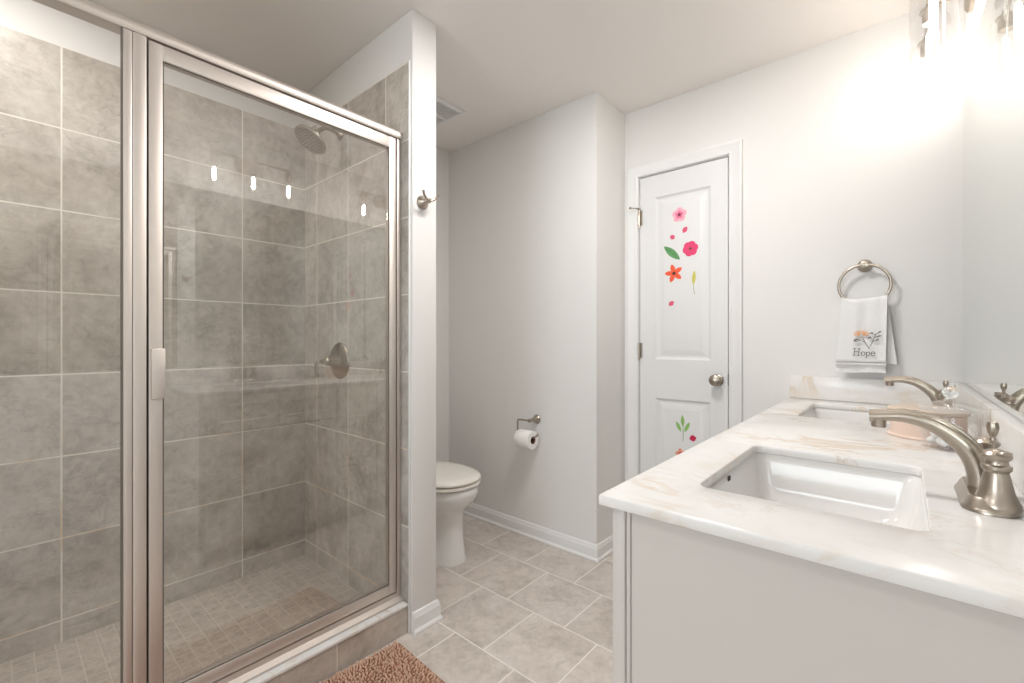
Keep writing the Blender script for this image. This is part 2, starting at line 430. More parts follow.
# jamb and casing
w = MB()
w.box(DX0-.02, DX0, YF+.001, YF+.1, 0, DZ).box(DX1, DX1+.02, YF+.001, YF+.1, 0, DZ).box(DX0-.02, DX1+.02, YF+.001, YF+.1, DZ, DZ+.02)
w.box(DX0, DX0+.010, YD+.038, YD+.05, 0, DZ).box(DX1-.010, DX1, YD+.038, YD+.05, 0, DZ).box(DX0+.010, DX1-.010, YD+.038, YD+.05, DZ-.010, DZ)
struct('trim_4', w, M['trim'], smooth=False)
CP = [(0,.0),(0,.011),(.006,.0135),(.012,.010),(.030,.012),(.042,.015),(.052,.018),(.058,.018),(.060,.014),(.060,0)]
loops = []
for k, (x, z, sx, sz) in enumerate(((DX0-.004, 0, -1, 0), (DX0-.004, DZ+.004, -1, 1), (DX1+.004, DZ+.004, 1, 1), (DX1+.004, 0, 1, 0))):
    loops.append([Vector((x+sx*o, YF-.0004-d, z+sz*o)) for o, d in CP])
struct('trim_5', MB().loft(loops), M['trim'], angle=20)

# ------------------------------------------------------------------ stick-on flowers on the door
YDEC = YD+.0010-.0002
def dfn(cx, cz, rot=0.0):
    def f(a, b, d):
        return Vector((cx + a*cos(rot)-b*sin(rot), YDEC-d, cz + a*sin(rot)+b*cos(rot)))
    return f
def petal_poly(r, n, depth, ph=0.0, m=72, sharp=1.0):
    out = []
    for i in range(m):
        t = 2*pi*i/m
        k = abs(cos(n*(t-ph)/2))**sharp
        out.append((r*(1-depth+depth*k)*cos(t), r*(1-depth+depth*k)*sin(t)))
    return out
def star_poly(r, n, depth, ph=0.0, m=100):
    out = []
    for i in range(m):
        t = 2*pi*i/m; q = ((t-ph)*n/(2*pi)) % 1.0
        k = 1-(2*min(q, 1-q))**1.15
        out.append((r*(1-depth+depth*k)*cos(t), r*(1-depth+depth*k)*sin(t)))
    return out
def leaf_poly(L, W, m=14):
    a = [(L*(i/m-.5), W*sin(pi*i/m)**.8) for i in range(m+1)]
    b = [(L*(i/m-.5), -W*sin(pi*i/m)**.8) for i in range(m-1, 0, -1)]
    return a+b
def dmat(n, rgb): return plain(n, rgb, 0.5, 0.18, 90)
D = {k: dmat('decal_'+k, v) for k, v in dict(pale=(248,178,196), rose=(232,62,116), bud=(224,84,120), orange=(244,92,52), heart=(120,24,52), brown=(120,60,30), leaf=(96,158,96), leafd=(62,118,70), wheat=(212,204,92), sprig=(150,196,110), stem=(140,176,104), crimson=(208,30,84), darkc=(66,28,22)).items()}
G = 'flower stickers on the closet door'
def flower(name, x, z, poly, m1, hr, m2, label, rot=0, inner=None):
    t = thing(name, (x, YDEC, z), label, 'sticker', G)
    f = dfn(x, z, rot)
    MB().prism(poly, f, 0, .0004).obj('petals', m1, t, smooth=False)
    if inner: MB().prism(inner[0], f, .0004, .0006).obj('inner_petals', inner[1], t, smooth=False)
    MB().prism(petal_poly(hr, 6, .25), f, .0006 if inner else .0004, .0009).obj('flower_center', m2, t, smooth=False)
flower('flower_sticker', -.886, 1.810, petal_poly(.039, 5, .26, .3, sharp=.7), D['pale'], .009, D['heart'], 'pale pink flower sticker with dark heart at the top of the closet door', inner=(petal_poly(.022, 5, .3, .3), dmat('decal_midpink', (238,120,156))))
flower('flower_sticker', -.829, 1.623, petal_poly(.040, 6, .16, .2, sharp=.6), D['rose'], .008, D['brown'], 'deep pink round flower sticker with brown center on the upper door panel')
flower('flower_sticker', -.915, 1.503, star_poly(.050, 5, .62, pi/2+.25), D['orange'], .010, D['darkc'], 'orange star shaped flower sticker on the upper door panel')
flower('flower_sticker', -.878, .546, petal_poly(.030, 5, .4, .5), dmat('decal_peach', (240,160,130)), .012, D['crimson'], 'peach flower sticker just above the counter edge on the lower door panel')
def bud(x, z, rot, label, m='bud', L=.036, W=.0125):
    t = MB().prism(leaf_poly(L, W), dfn(x, z, rot), 0, .0004).obj('petal_sticker', D[m], None, smooth=False)
    tag(t, label, 'sticker', G)
bud(-.857, 1.726, 1.0, 'small pink petal sticker just below the pale pink flower, on its right', 'bud')
bud(-.923, 1.697, 2.4, 'small pink petal sticker above the green leaf sticker', 'bud', .030)
bud(-.929, 1.343, .7, 'small pink petal sticker low on the upper door panel, below the orange flower', 'bud', .034)
bud(-.816, .638, .3, 'small crimson petal sticker beside the green sprig on the lower panel', 'crimson', .036, .016)
t = thing('leaf_sticker', (-.926, YDEC, 1.613), 'dark green leaf sticker left of the deep pink flower', 'sticker', G)
f = dfn(-.926, 1.613, -.75)
MB().prism(leaf_poly(.118, .019), f, 0, .0004).obj('leaf_blade', D['leaf'], t, smooth=False)
MB().prism([(-.057,-.0015),(.057,-.001),(.057,.001),(-.057,.0015)], f, .0004, .0006).obj('leaf_vein', D['leafd'], t, smooth=False)
t = thing('seed_head_sticker', (-.814, YDEC, 1.44), 'yellow green seed head sticker on a thin stem right of the orange flower', 'sticker', G)
f = dfn(-.811, 1.470, 1.50)
MB().prism(leaf_poly(.075, .0095), f, 0, .0004).obj('seed_head', D['wheat'], t, smooth=False)
MB().prism([(-.085,-.012),(-.055,-.003),(-.036,-.001),(-.036,.001),(-.056,-.0005),(-.086,-.0095)], f, 0, .0004).obj('stem', D['stem'], t, smooth=False)
t = thing('sprig_sticker', (-.866, YDEC, .68), 'light green three leaved sprig sticker on the lower door panel', 'sticker', G)
for a, b, r, L in ((-.869, .722, pi/2+.05, .062), (-.890, .690, pi/2+.45, .058), (-.846, .692, pi/2-.45, .060)):
    MB().prism(leaf_poly(L, .0095), dfn(a, b, r), 0, .0004).obj('leaf', D['sprig'], t, smooth=False)
MB().prism([(-.0018,-.067),(.0018,-.067),(.0014,.03),(-.0014,.03)], dfn(-.866, .682), .0004, .0007).obj('stem', D['stem'], t, smooth=False)

# ------------------------------------------------------------------ ceiling exhaust vent
t = thing('exhaust_vent', (-2.0, 1.6, H), 'square white exhaust fan grille in the ceiling above the toilet', 'vent')
vx0, vx1, vy0, vy1 = -2.14, -1.858, 1.461, 1.743
w = MB()
for a, b, c_, d in ((vx0, vx1, vy0, vy0+.024), (vx0, vx1, vy1-.024, vy1), (vx0, vx0+.024, vy0+.024, vy1-.024), (vx1-.024, vx1, vy0+.024, vy1-.024)):
    w.box(a, b, c_, d, H-.016, H-.0005, .003, 1)
w.obj('grille_frame', M['trim'], t)
w = MB()
y = vy0+.032
while y < vy1-.03:
    w.box(vx0+.024, vx1-.024, y, y+.006, H-.013, H-.004); y += .0135
w.box(vx0+.13, vx0+.152, vy0+.024, vy1-.024, H-.014, H-.004)
w.obj('louvers', M['trim'], t)
MB().box(vx0+.02, vx1-.02, vy0+.02, vy1-.02, H-.003, H-.0005).obj('fan_cavity', M['rubber'], t)

# ------------------------------------------------------------------ shower enclosure (fixed part)
XG = -1.515
GZ0, GZ1 = 0.118, 1.98
P0, P1 = 0.2165, 0.2635            # fixed post
D0, D1 = 0.2682, 1.0360            # door span
E0, E1 = YS1+TT+.001, YP0-TT-.0008 # the whole opening
t = thing('shower_enclosure', (XG, 0.2, GZ0), 'satin nickel shower enclosure frame with a fixed glass panel on the tiled curb', 'shower enclosure')
prof = [(-.026,1.940),(-.026,1.960),(-.018,1.970),(.000,1.974),(.014,1.972),(.021,1.966),(.0235,1.957),(.0235,1.946),(.020,1.940)]
MB().loft([[Vector((XG+a, y, z)) for a, z in prof] for y in (E0, E1)]).obj('header', M['frame'], t)
prof = [(-.030,.1182),(-.030,.136),(.004,.140),(.006,.150),(.012,.150),(.014,.134),(.034,.126),(.034,.1182)]
MB().loft([[Vector((XG+a, y, z)) for a, z in prof] for y in (E0, E1)]).obj('sill_track', M['frame'], t)
w = MB().box(XG-.018, XG+.0195, P0, P0+.018, .141, 1.9395, .002).box(XG-.018, XG+.0210, P0+.0185, P1, .141, 1.9395, .003)
w.obj('post', M['frame'], t)
MB().box(XG-.02, XG+.014, D1+.006, E1, .141, 1.9395, .002).obj('wall_jamb', M['frame'], t)
MB().box(XG-.02, XG+.014, E0, E0+.022, .141, 1.9395, .002).obj('wall_jamb', M['frame'], t)
MB().box(XG-.006, XG+.006, P1+.001, P1+.0036, .141, 1.9395).obj('door_seal', M['dark'], t)
w = MB().box(XG+.0178, XG+.0195, P0-.004, P0-.0003, .141, 1.9395); w.box(XG+.009, XG+.0112, P0-.004, P0-.0003, .141, 1.9395)
w.obj('glazing_seal', M['rubber'], t)
MB().box(XG+.0115, XG+.0175, E0+.023, P0-.0005, .142, 1.9395).obj('glass_panel', M['glass'], t)

# hinged door
t = thing('shower_door', (XG, D1, .16), 'framed clear glass shower door with a flat pull on its left stile', 'door')
SW = 0.030
def bar(y0, y1, z0, z1): return MB().box(XG-.014, XG+.016, y0, y1, z0, z1, .0018, 2)
bar(D0, D0+SW, .158, 1.936).obj('stile', M['frame'], t)
bar(D1-SW, D1, .158, 1.936).obj('stile', M['frame'], t)
bar(D0+SW, D1-SW, 1.894, 1.936).obj('rail', M['frame'], t)
bar(D0+SW, D1-SW, .158, .194).obj('rail', M['frame'], t)
w = MB()
for y0, y1, z0, z1 in ((D0+SW, D0+SW+.003, .194, 1.894), (D1-SW-.003, D1-SW, .194, 1.894), (D0+SW+.003, D1-SW-.003, 1.891, 1.894), (D0+SW+.003, D1-SW-.003, .194, .197)):
    w.box(XG+.0105, XG+.0135, y0, y1, z0, z1)
w.obj('glazing_gasket', M['rubber'], t)
MB().box(XG+.004, XG+.010, D0+SW+.0002, D1-SW-.0002, .1942, 1.8938).obj('glass_pane', M['glass'], t)
w = MB().box(XG+.0165, XG+.021, D0+.004, D0+.012, .987, 1.121, .001).box(XG+.021, XG+.026, D0+.004, D0+.034, .987, 1.121, .002)
w.obj('door_pull', M['frame'], t)

# ------------------------------------------------------------------ shower head
YE = YP0-TT
t = thing('wall_shower_head', (-1.976, YE, 2.105), 'round brushed nickel shower head on a curved arm high on the tiled end wall', 'shower head')
w = MB().lathe([(0,0),(.026,0),(.026,.003),(.018,.010),(.012,.014),(0,.015)], (-1.976, YE-.0003, 2.105), (0,-1,0), 24)
w.obj('wall_flange', M['nickel'], t)
hc = Vector((-1.948, .905, 2.018)); a_ = radians(34)
n_ = Vector((0, -sin(a_), -cos(a_)))
jt = hc - n_*.062
MB().tube(smooth_path([(-1.976, YE-.010, 2.105), (-1.976, YE-.045, 2.112), (-1.970, YE-.082, 2.104), jt], 6), .0095, 14).obj('shower_arm', M['nickel'], t)
MB().lathe([(0,0),(.011,0),(.015,.008),(.016,.016),(.013,.022),(.020,.028),(.034,.036),(.052,.045),(.067,.052),(.072,.056),(.072,.064),(.069,.067),(.064,.066),(0,.066)], jt, n_, 40).obj('spray_head', M['nickel'], t)
w = MB()
u_ = Vector((1,0,0)); v_ = n_.cross(u_)
for r, k in ((.012,6),(.026,12),(.040,18),(.050,22),(.059,28)):
    for i in range(k):
        p = jt+n_*.0658+u_*r*cos(2*pi*i/k)+v_*r*sin(2*pi*i/k)
        w.lathe([(0,0),(.0026,0),(.0018,.0022),(0,.0024)], p, n_, 8)
w.obj('nozzles', M['rubber'], t)['kind'] = 'stuff'

# shower valve
vx, vz = -1.982, 1.050
t = thing('shower_valve', (vx, YE, vz), 'round brushed nickel shower valve plate with a lever handle on the tile', 'valve')
MB().lathe([(0,0),(.084,0),(.084,.004),(.078,.010),(.050,.014),(.034,.016),(0,.017)], (vx, YE-.0003, vz), (0,-1,0), 40).obj('trim_plate', M['nickel'], t)
MB().lathe([(0,0),(.033,0),(.030,.018),(.024,.034),(.021,.044),(.022,.048),(.014,.054),(.010,.064),(.010,.074),(0,.076)], (vx, YE-.0165, vz), (0,-1,0), 28).obj('hub', M['nickel'], t)
MB().tube(smooth_path([(vx, YE-.086, vz+.001), (vx-.004, YE-.100, vz+.003), (vx-.008, YE-.108, vz-.012), (vx-.010, YE-.108, vz-.040), (vx-.010, YE-.100, vz-.072)], 5), interp([.009,.0085,.008,.0115,.012,.006], 21), 12, .6, side=(1,0,0)).obj('lever', M['nickel'], t)

# ------------------------------------------------------------------ robe hook
hy, hz = 1.118, 1.692
t = thing('robe_hook', (XP, hy, hz), 'double pronged nickel robe hook on the white end of the shower wall', 'hook')
MB().lathe([(0,0),(.027,0),(.027,.004),(.021,.010),(.013,.024),(.009,.036),(.010,.044),(0,.047)], (XP+.0003, hy, hz), (1,0,0), 28).obj('hook_base', M['nickel'], t)
MB().tube(smooth_path([(XP+.054, hy-.036, hz+.030), (XP+.050, hy-.030, hz+.016), (XP+.046, hy-.014, hz+.003), (XP+.044, hy, hz), (XP+.046, hy+.014, hz+.003), (XP+.050, hy+.030, hz+.016), (XP+.054, hy+.036, hz+.030)], 5), .0048, 12).obj('prongs', M['nickel'], t)

# ------------------------------------------------------------------ toilet
TY = 1.565
def egg(front, back, b, z, n=40, e=2.25, cy=TY):
    cx, a = (front+back)/2, (front-back)/2
    out = []
    for i in range(n):
        t_ = 2*pi*i/n; c_, s_ = cos(t_), sin(t_)
        out.append(Vector((cx+a*math.copysign(abs(c_)**(2/e), c_), cy+b*math.copysign(abs(s_)**(2/e), s_), z)))
    return out
t = thing('toilet', (-1.96, TY, 0), 'white two piece toilet with closed lid in the alcove behind the shower wall', 'toilet')
b_ = MB().loft([egg(-1.700,-2.20,.122,.0006), egg(-1.700,-2.20,.122,.012), egg(-1.706,-2.20,.116,.03), egg(-1.716,-2.20,.108,.12), egg(-1.718,-2.20,.107,.21),
      egg(-1.714,-2.20,.110,.250), egg(-1.700,-2.21,.126,.276), egg(-1.668,-2.22,.155,.304), egg(-1.648,-2.23,.176,.332), egg(-1.640,-2.24,.183,.360), egg(-1.640,-2.24,.184,.388), egg(-1.648,-2.24,.176,.394)])
b_.obj('bowl', M['porcelain'], t, angle=60)
MB().loft([egg(-1.680,-2.10,.146,.3945), egg(-1.678,-2.10,.148,.4005), egg(-1.638,-2.11,.181,.4005), egg(-1.633,-2.11,.185,.403), egg(-1.633,-2.11,.185,.412), egg(-1.640,-2.10,.180,.416)]).obj('toilet_seat', M['seat'], t, angle=50)
MB().loft([egg(-1.680,-2.10,.146,.4165), egg(-1.678,-2.10,.148,.4225), egg(-1.636,-2.10,.181,.423), egg(-1.631,-2.11,.186,.427), egg(-1.631,-2.11,.186,.434), egg(-1.640,-2.10,.180,.441), egg(-1.68,-2.08,.150,.447), egg(-1.76,-2.02,.08,.450)]).obj('toilet_lid', M['seat'], t, angle=50)
for s_ in (-1, 1): MB().box(-2.125, -2.10, TY+s_*.075-.02, TY+s_*.075+.02, .3945, .438, .006).obj('seat_hinge', M['seat'], t)
w = MB()
w.loft([[Vector((a, b, z)) for a, b in rrect(-2.238, TY, hx, hy_, .03)] for z, hx, hy_ in ((.3945,.075,.18),(.42,.088,.195),(.72,.096,.208))])
w.obj('tank', M['porcelain'], t, angle=60)
w = MB().loft([[Vector((a, b, z)) for a, b in rrect(-2.238, TY, hx, hy_, .03)] for z, hx, hy_ in ((.7205,.100,.212),(.725,.104,.216),(.745,.104,.216),(.755,.096,.208))])
w.obj('tank_lid', M['porcelain'], t, angle=60)
MB().lathe([(0,0),(.014,0),(.014,.008),(0,.009)], (-2.141, TY-.15, .65), (1,0,0), 18).tube([(-2.13, TY-.15, .65), (-2.128, TY-.11, .648), (-2.128, TY-.08, .642)], [.006,.006,.007], 10).obj('flush_lever', M['nickel'], t)

# ------------------------------------------------------------------ toilet paper holder and roll
hx, hz = -1.588, .692
yb = 1.982
t = thing('paper_holder', (hx, YT, hz), 'brushed nickel pivoting toilet paper holder on the alcove wall', 'toilet paper holder')
MB().lathe([(0,0),(.026,0),(.026,.004),(.021,.010),(.013,.030),(.0095,.052),(.0105,.062),(.0105,.074),(0,.077)], (hx, YT-.0003, hz), (0,-1,0), 28).obj('wall_post', M['nickel'], t)
MB().tube([(hx, yb, hz), (hx-.040, yb, hz), (-1.662, yb, hz), (-1.670, yb, hz-.003), (-1.673, yb, hz-.011), (-1.673, yb, hz-.050), (-1.673, yb, hz-.082), (-1.670, yb, hz-.089), (-1.662, yb, hz-.092), (-1.60, yb, hz-.092), (-1.560, yb, hz-.092), (-1.548, yb, hz-.090), (-1.535, yb, hz-.080), (-1.526, yb, hz-.068)], .0052, 12).obj('roll_arm', M['nickel'], t)
RZ = hz-.092-.0052-.0005+.0195-.026
RC = (-1.660, yb, hz-.092+.0058-.0205)
t = thing('toilet_paper_roll', RC, 'white toilet paper roll on the pivoting nickel holder', 'toilet paper')
LN = .100
MB().lathe([(.0215,0),(.050,0),(.0515,.002),(.0515,LN-.002),(.050,LN),(.0215,LN),(.0215,0)], RC, (1,0,0), 40, cap=False).obj('paper', M['paper'], t)
MB().lathe([(.0205,.0005),(.0214,.0005),(.0214,LN-.0005),(.0205,LN-.0005),(.0205,.0005)], RC, (1,0,0), 32, cap=False).obj('core', M['cardboard'], t)

# ------------------------------------------------------------------ vanity cabinet
CY0, CX0 = 0.680, -0.362
t = thing('vanity_cabinet', (-0.09, 1.5, 0), 'long pale greige vanity cabinet under the white counter', 'cabinet')
MB().box(CX0+.0305, XR-.002, CY0, CY0+.016, .0005, .8678).obj('end_panel', M['cabinet'], t)
MB().box(CX0+.0005, CX0+.0225, CY0-.008, CY0+.016, .0005, .8678, .0025).box(CX0+.0225, CX0+.030, CY0-.004, CY0+.016, .0005, .8678, .0025).obj('corner_stile', M['cabinet'], t)
MB().box(CX0+.002, CX0+.020, CY0+.019, YF-.004, .09, .8678).obj('face_frame', M['cabinet'], t)
MB().box(CX0+.05, CX0+.065, CY0+.019, YF-.004, .0005, .09).obj('toe_kick', M['cabinet'], t)
MB().box(CX0+.021, XR-.003, CY0+.019, YF-.004, .09, .105).obj('bottom_panel', M['cabinet'], t)
def cab_front(kind, y0, y1, z0, z1, knob):
    w = MB(); x = CX0-.018
    loops = []
    for o, d in ((0, 0), (.003, -.0), (.045, 0), (.052, .007), (.060, .007)):
        loops.append([Vector((x+d, y0+o, z0+o)), Vector((x+d, y1-o, z0+o)), Vector((x+d, y1-o, z1-o)), Vector((x+d, y0+o, z1-o))])
    back = [[Vector((CX0+.0015, y, z)) for y, z in ((y0,z0),(y1,z0),(y1,z1),(y0,z1))]]
    w.loft(back+loops)
    o = w.obj(kind, M['cabinet'], t, angle=15)
    MB().lathe([(0,0),(.006,0),(.005,.012),(.014,.018),(.015,.024),(.010,.028),(0,.029)], (x-.0002, knob[0], knob[1]), (-1,0,0), 20).obj('cabinet_knob', M['nickel'], o)
yy = CY0+.025
W_ = (YF-.01-yy)
for k in range(2):
    o = yy + k*(W_*.5+.14)
    w1 = (W_*.5-.14)/2
    for q in range(2):
        cab_front('cabinet_door', o+q*w1+.002, o+(q+1)*w1-.002, .11, .66, (o+w1+(-.03 if q == 0 else .03), .60))
        cab_front('false_front', o+q*w1+.002, o+(q+1)*w1-.002, .675, .85, (o+(q+.5)*w1, .76))
for z0, z1 in ((.11, .35), (.365, .60), (.615, .85)):
    cab_front('drawer', yy+W_*.5-.136, yy+W_*.5+.136, z0, z1, (yy+W_*.5, (z0+z1)/2))

# ------------------------------------------------------------------ countertop with two cutouts, sinks
CT0, CT1 = .8685, .887
CX_0, CX_1, CY_0, CY_1 = -.379, XR-.001, .658, YF-.001
SX, SHX, SHY = -.120, .150, .207
SYS = (1.018, 2.000)
def slab_with_holes(outer, holes, z0, z1, ease=.003):
    mb = MB(); bm = mb.bm
    def ring(pts, z): return [bm.verts.new((x, y, z)) for x, y in pts]
    def band(a, b):
        n = len(a)
        for i in range(n): mb._face([a[i], a[(i+1)%n], b[(i+1)%n], b[i]])
    tops, bots = [], []
    def inset(poly, d):
        cx = sum(p[0] for p in poly)/len(poly); cy = sum(p[1] for p in poly)/len(poly)
        mx = max(abs(p[0]-cx) for p in poly); my = max(abs(p[1]-cy) for p in poly)
        return [(cx+(x-cx)*(1-d/mx), cy+(y-cy)*(1-d/my)) for x, y in poly]
    for poly, sgn in [(outer, 1)]+[(h, -1) for h in holes]:
        r0 = ring(inset(poly, sgn*ease*.6), z0); r1 = ring(poly, z0+ease*.6); r2 = ring(poly, z1-ease); r25 = ring(inset(poly, sgn*ease*.3), z1-ease*.3); r3 = ring(inset(poly, sgn*ease), z1)
        for a, b in ((r0, r1), (r1, r2), (r2, r25), (r25, r3)): band(a, b)
        tops.append(r3); bots.append(r0)
    for rings in (tops, bots):
        es = [bm.edges.get((r[i], r[(i+1)%len(r)])) for r in rings for i in range(len(r))]
        bmesh.ops.triangle_fill(bm, use_beauty=True, use_dissolve=False, edges=es)
    return mb
outer = []
for (xa, ya), (xb, yb_) in zip([(CX_0,CY_0),(CX_1,CY_0),(CX_1,CY_1),(CX_0,CY_1)], [(CX_1,CY_0),(CX_1,CY_1),(CX_0,CY_1),(CX_0,CY_0)]):
    for i in range(6): outer.append((xa+(xb-xa)*i/6, ya+(yb_-ya)*i/6))
top = slab_with_holes(outer, [rrect(SX, sy, SHX, SHY, .022) for sy in SYS], CT0, CT1).obj('countertop', M['marble'], None, angle=50)
tag(top, 'white quartz vanity countertop with tan veins and two sink cutouts', 'countertop')
w = MB().box(XR-.026, XR-.0012, CY_0+.002, YF-.0015, CT1+.0005, .988, .002)
tag(w.obj('backsplash', M['marble'], top), 'backsplash under the mirror')
w = MB().box(CX_0, XR-.0265, YF-.021, YF-.0012, CT1+.0005, .986, .002)
tag(w.obj('side_splash', M['marble'], top), 'backsplash on the door wall')

def sink(sy, label):
    t = thing('undermount_sink', (SX, sy, .72), label, 'sink', 'undermount sinks in the vanity counter')
    def L(z, d, r): return [Vector((x, y, z)) for x, y in rrect(SX, sy, SHX-d, SHY-d, r)]
    ins = [L(.8680,-.020,.04), L(.8680,-.006,.03), L(.866,-.003,.03), L(.850,.002,.03), L(.80,.008,.035), L(.765,.016,.045), L(.745,.032,.055), L(.736,.060,.06), L(.731,.11,.03), L(.729,.125,.024)]
    out = [L(.722,.12,.025), L(.727,.05,.06), L(.740,.015,.05), L(.80,-.006,.04), L(.855,-.014,.04), L(.860,-.020,.04), L(.8680,-.020,.04)]
    mb = MB().loft(ins+out, False, False)
    n = len(ins[0])
    vs_ = list(mb.bm.verts)
    mb._face(vs_[(len(ins)-1)*n:len(ins)*n]); mb._face(vs_[len(ins)*n:(len(ins)+1)*n])
    # remove the strip joining the basin floor to the outer underside
    rm = [f for f in mb.bm.faces if len(f.verts) == 4 and all(any(v is q for q in vs_[(len(ins)-1)*n:(len(ins)+1)*n]) for v in f.verts)]
    bmesh.ops.delete(mb.bm, geom=rm, context='FACES_ONLY')
    mb.obj('basin', M['porcelain'], t, angle=60)
    MB().lathe([(0,0),(.032,0),(.032,.002),(.026,.004),(.024,.003),(.0,.003)], (SX, sy, .7291), (0,0,1), 28).lathe([(0,0),(.019,0),(.021,.004),(.014,.008),(0,.009)], (SX, sy, .732), (0,0,1), 24).obj('drain', M['nickel'], t)
    xo = SX-SHX+.0004
    MB().prism(rrect(sy-.02, .8545, .0095, .0075, .0072), lambda a, b, d: Vector((xo+d, a, b)), 0, .0012).obj('overflow_slot', M['dark'], t)
sink(SYS[0], 'white rectangular undermount sink nearest the camera')
sink(SYS[1], 'white rectangular undermount sink at the far end by the door wall')

# ------------------------------------------------------------------ faucets
FX, FY = .100, 1.030
def faucet(label):
    t = thing('faucet', (FX, FY, CT1), label, 'faucet', 'brushed nickel faucets')
    nk = M['nickel']
    w = MB().loft([[Vector((x, y, z)) for x, y in rrect(FX, FY, hx_, hy_, r_, 8)] for z, hx_, hy_, r_ in
        ((CT1+.0004,.031,.086,.030),(CT1+.004,.031,.086,.030),(CT1+.008,.028,.083,.027),(CT1+.018,.024,.076,.023),(CT1+.021,.021,.073,.020))])
    w.obj('base_plate', nk, t)
    for s_ in (-1, 1):
        y = FY+s_*.055
        bell = MB().lathe([(0,.006),(.0265,.006),(.0270,.010),(.0258,.015),(.0232,.020),(.0200,.028),(.0172,.040),(.0148,.053),(.0132,.059),(.0145,.0615),(.0165,.064),(.0165,.069),(.0135,.071),(.0125,.075),(.013,.078),(0,.078)], (FX+.007, y, CT1), (0,0,1), 36).obj('handle_body', nk, t)
        w = MB().lathe([(0,.0782),(.0145,.0782),(.0165,.081),(.017,.085),(.013,.090),(.006,.093),(0,.0935)], (FX+.007, y, CT1), (0,0,1), 28)
        w.tube(smooth_path([(FX+.005, y, CT1+.0855), (FX+.010, y+s_*.006, CT1+.087), (FX+.013, y+s_*.013, CT1+.089), (FX+.016, y+s_*.018, CT1+.090)], 4), interp([.006,.0075,.009,.0065], 13), 12, .5, side=(.65,-.75*s_,0))
        w.obj('lever', nk, bell)
    ctr = [(.097,.900),(.096,.922),(.091,.945),(.080,.967),(.061,.987),(.036,1.003),(.009,1.0100),(-.013,1.0095),(-.030,1.0070),(-.043,1.0060)]
    pts = smooth_path([(x, FY, z) for x, z in ctr], 5)
    rad = interp([(.0135,.0165),(.0135,.0160),(.0135,.0155),(.0130,.0150),(.0125,.0138),(.0120,.0122),(.0118,.0108),(.0115,.0092),(.0118,.0098),(.0122,.0100)], len(pts))
    w = MB().tube(pts, rad, 20, side=(0,1,0))
    ridge = smooth_path([(x+.004*k_, FY, z+o) for (x, z), o, k_ in zip(ctr, (.004,.006,.0085,.0105,.0115,.0110,.0100,.0085,.0088,.0085), (3.5,3.3,2.9,2.2,1.4,.5,.1,0,0,0))], 5)
    w.tube(ridge, .0042, 10, 1.0, side=(0,1,0))
    sp = w.obj('spout', nk, t, angle=50)
    MB().lathe([(0,0),(.0105,0),(.0110,.004),(.0110,.010),(.0125,.016),(0,.017)], (-.030, FY, .9885), (0,0,1), 24).obj('aerator', nk, sp)
    w = MB().tube([(FX+.013, FY, CT1+.02), (FX+.010, FY, .985)], .0026, 10)
    w.lathe([(0,-.004),(.0030,-.004),(.0042,0),(.0036,.003),(.0036,.006),(.0062,.012),(.0074,.018),(.0072,.024),(.0060,.029),(.0042,.0285),(0,.0265)], (FX+.009, FY, .984), (0,0,1), 20)
    w.obj('lift_rod', nk, t)
    return t
f0 = faucet('brushed nickel faucet arching over the sink nearest the camera')
copy_tree(f0, Vector(f0.location)+Vector((0, .982, 0)), 'brushed nickel faucet at the far sink behind the copper canister')

# ------------------------------------------------------------------ canister, glass jar
cx_, cy_, cr = .052, 1.625, .076
t = thing('canister', (cx_, cy_, CT1), 'round pinkish copper canister with a flat lid between the two faucets', 'canister')
MB().lathe([(0,.0004),(cr+.006,.0004),(cr+.007,.003),(cr+.004,.006),(cr,.008),(cr,.062),(cr-.003,.064),(0,.064)], (cx_, cy_, CT1), (0,0,1), 48).obj('canister_body', M['copper'], t)
MB().lathe([(0,.0645),(cr+.005,.0645),(cr+.006,.067),(cr+.006,.073),(cr+.003,.076),(cr-.006,.077),(0,.077)], (cx_, cy_, CT1), (0,0,1), 48).obj('canister_lid', plain('canister_lid', (222,203,184), .4, .1, 20), t)
jx, jy, jr = .088, 1.480, .052
t = thing('glass_jar', (jx, jy, CT1), 'clear glass jar with a knobbed glass lid in front of the copper canister', 'jar')
MB().lathe([(0,.0005),(jr-.004,.0005),(jr,.004),(jr,.086),(jr+.002,.089),(jr-.002,.090),(jr-.004,.086),(jr-.004,.007),(0,.006)], (jx, jy, CT1), (0,0,1), 40).obj('jar_body', M['clear'], t)
lid = MB().lathe([(0,.0905),(jr+.004,.0905),(jr+.006,.094),(jr-.002,.100),(jr-.018,.108),(.014,.113),(.009,.117),(.0,.117)], (jx, jy, CT1), (0,0,1), 40).obj('jar_lid', M['lid_glass'], t)
MB().lathe([(0,.1172),(.007,.1172),(.007,.120),(.012,.124),(.0145,.132),(.013,.141),(.008,.146),(0,.148)], (jx, jy, CT1), (0,0,1), 28).obj('lid_knob', M['solid_glass'], lid)
rnd = random.Random(5)
G2 = 'white crumpled pieces in the glass jar'
first = None
spots = []
for layer, (zz, ring_) in enumerate(((.016, ((0,0,1),(.029,6,0))), (.032, ((0,0,1),(.025,5,0))), (.046, ((.012,3,0),)))):
    for rr_, k, single in ring_:
        if single: spots.append((0, 0, zz))
        else:
            for i in range(k): spots.append((rr_*cos(2*pi*i/k+layer), rr_*sin(2*pi*i/k+layer), zz+rnd.uniform(-.001,.002)))
cm = MB()
loops = []
for i in range(9):
    ph = pi*i/8
    loops.append([Vector((.0118*max(sin(ph),.02)*(1+.22*sin(5*a+2*ph))*cos(a), .0118*max(sin(ph),.02)*(1+.22*sin(5*a+2*ph))*sin(a), -.0085*cos(ph)*(1+.12*cos(3*a)))) for a in (2*pi*q/20 for q in range(20))])
cm.loft(loops)
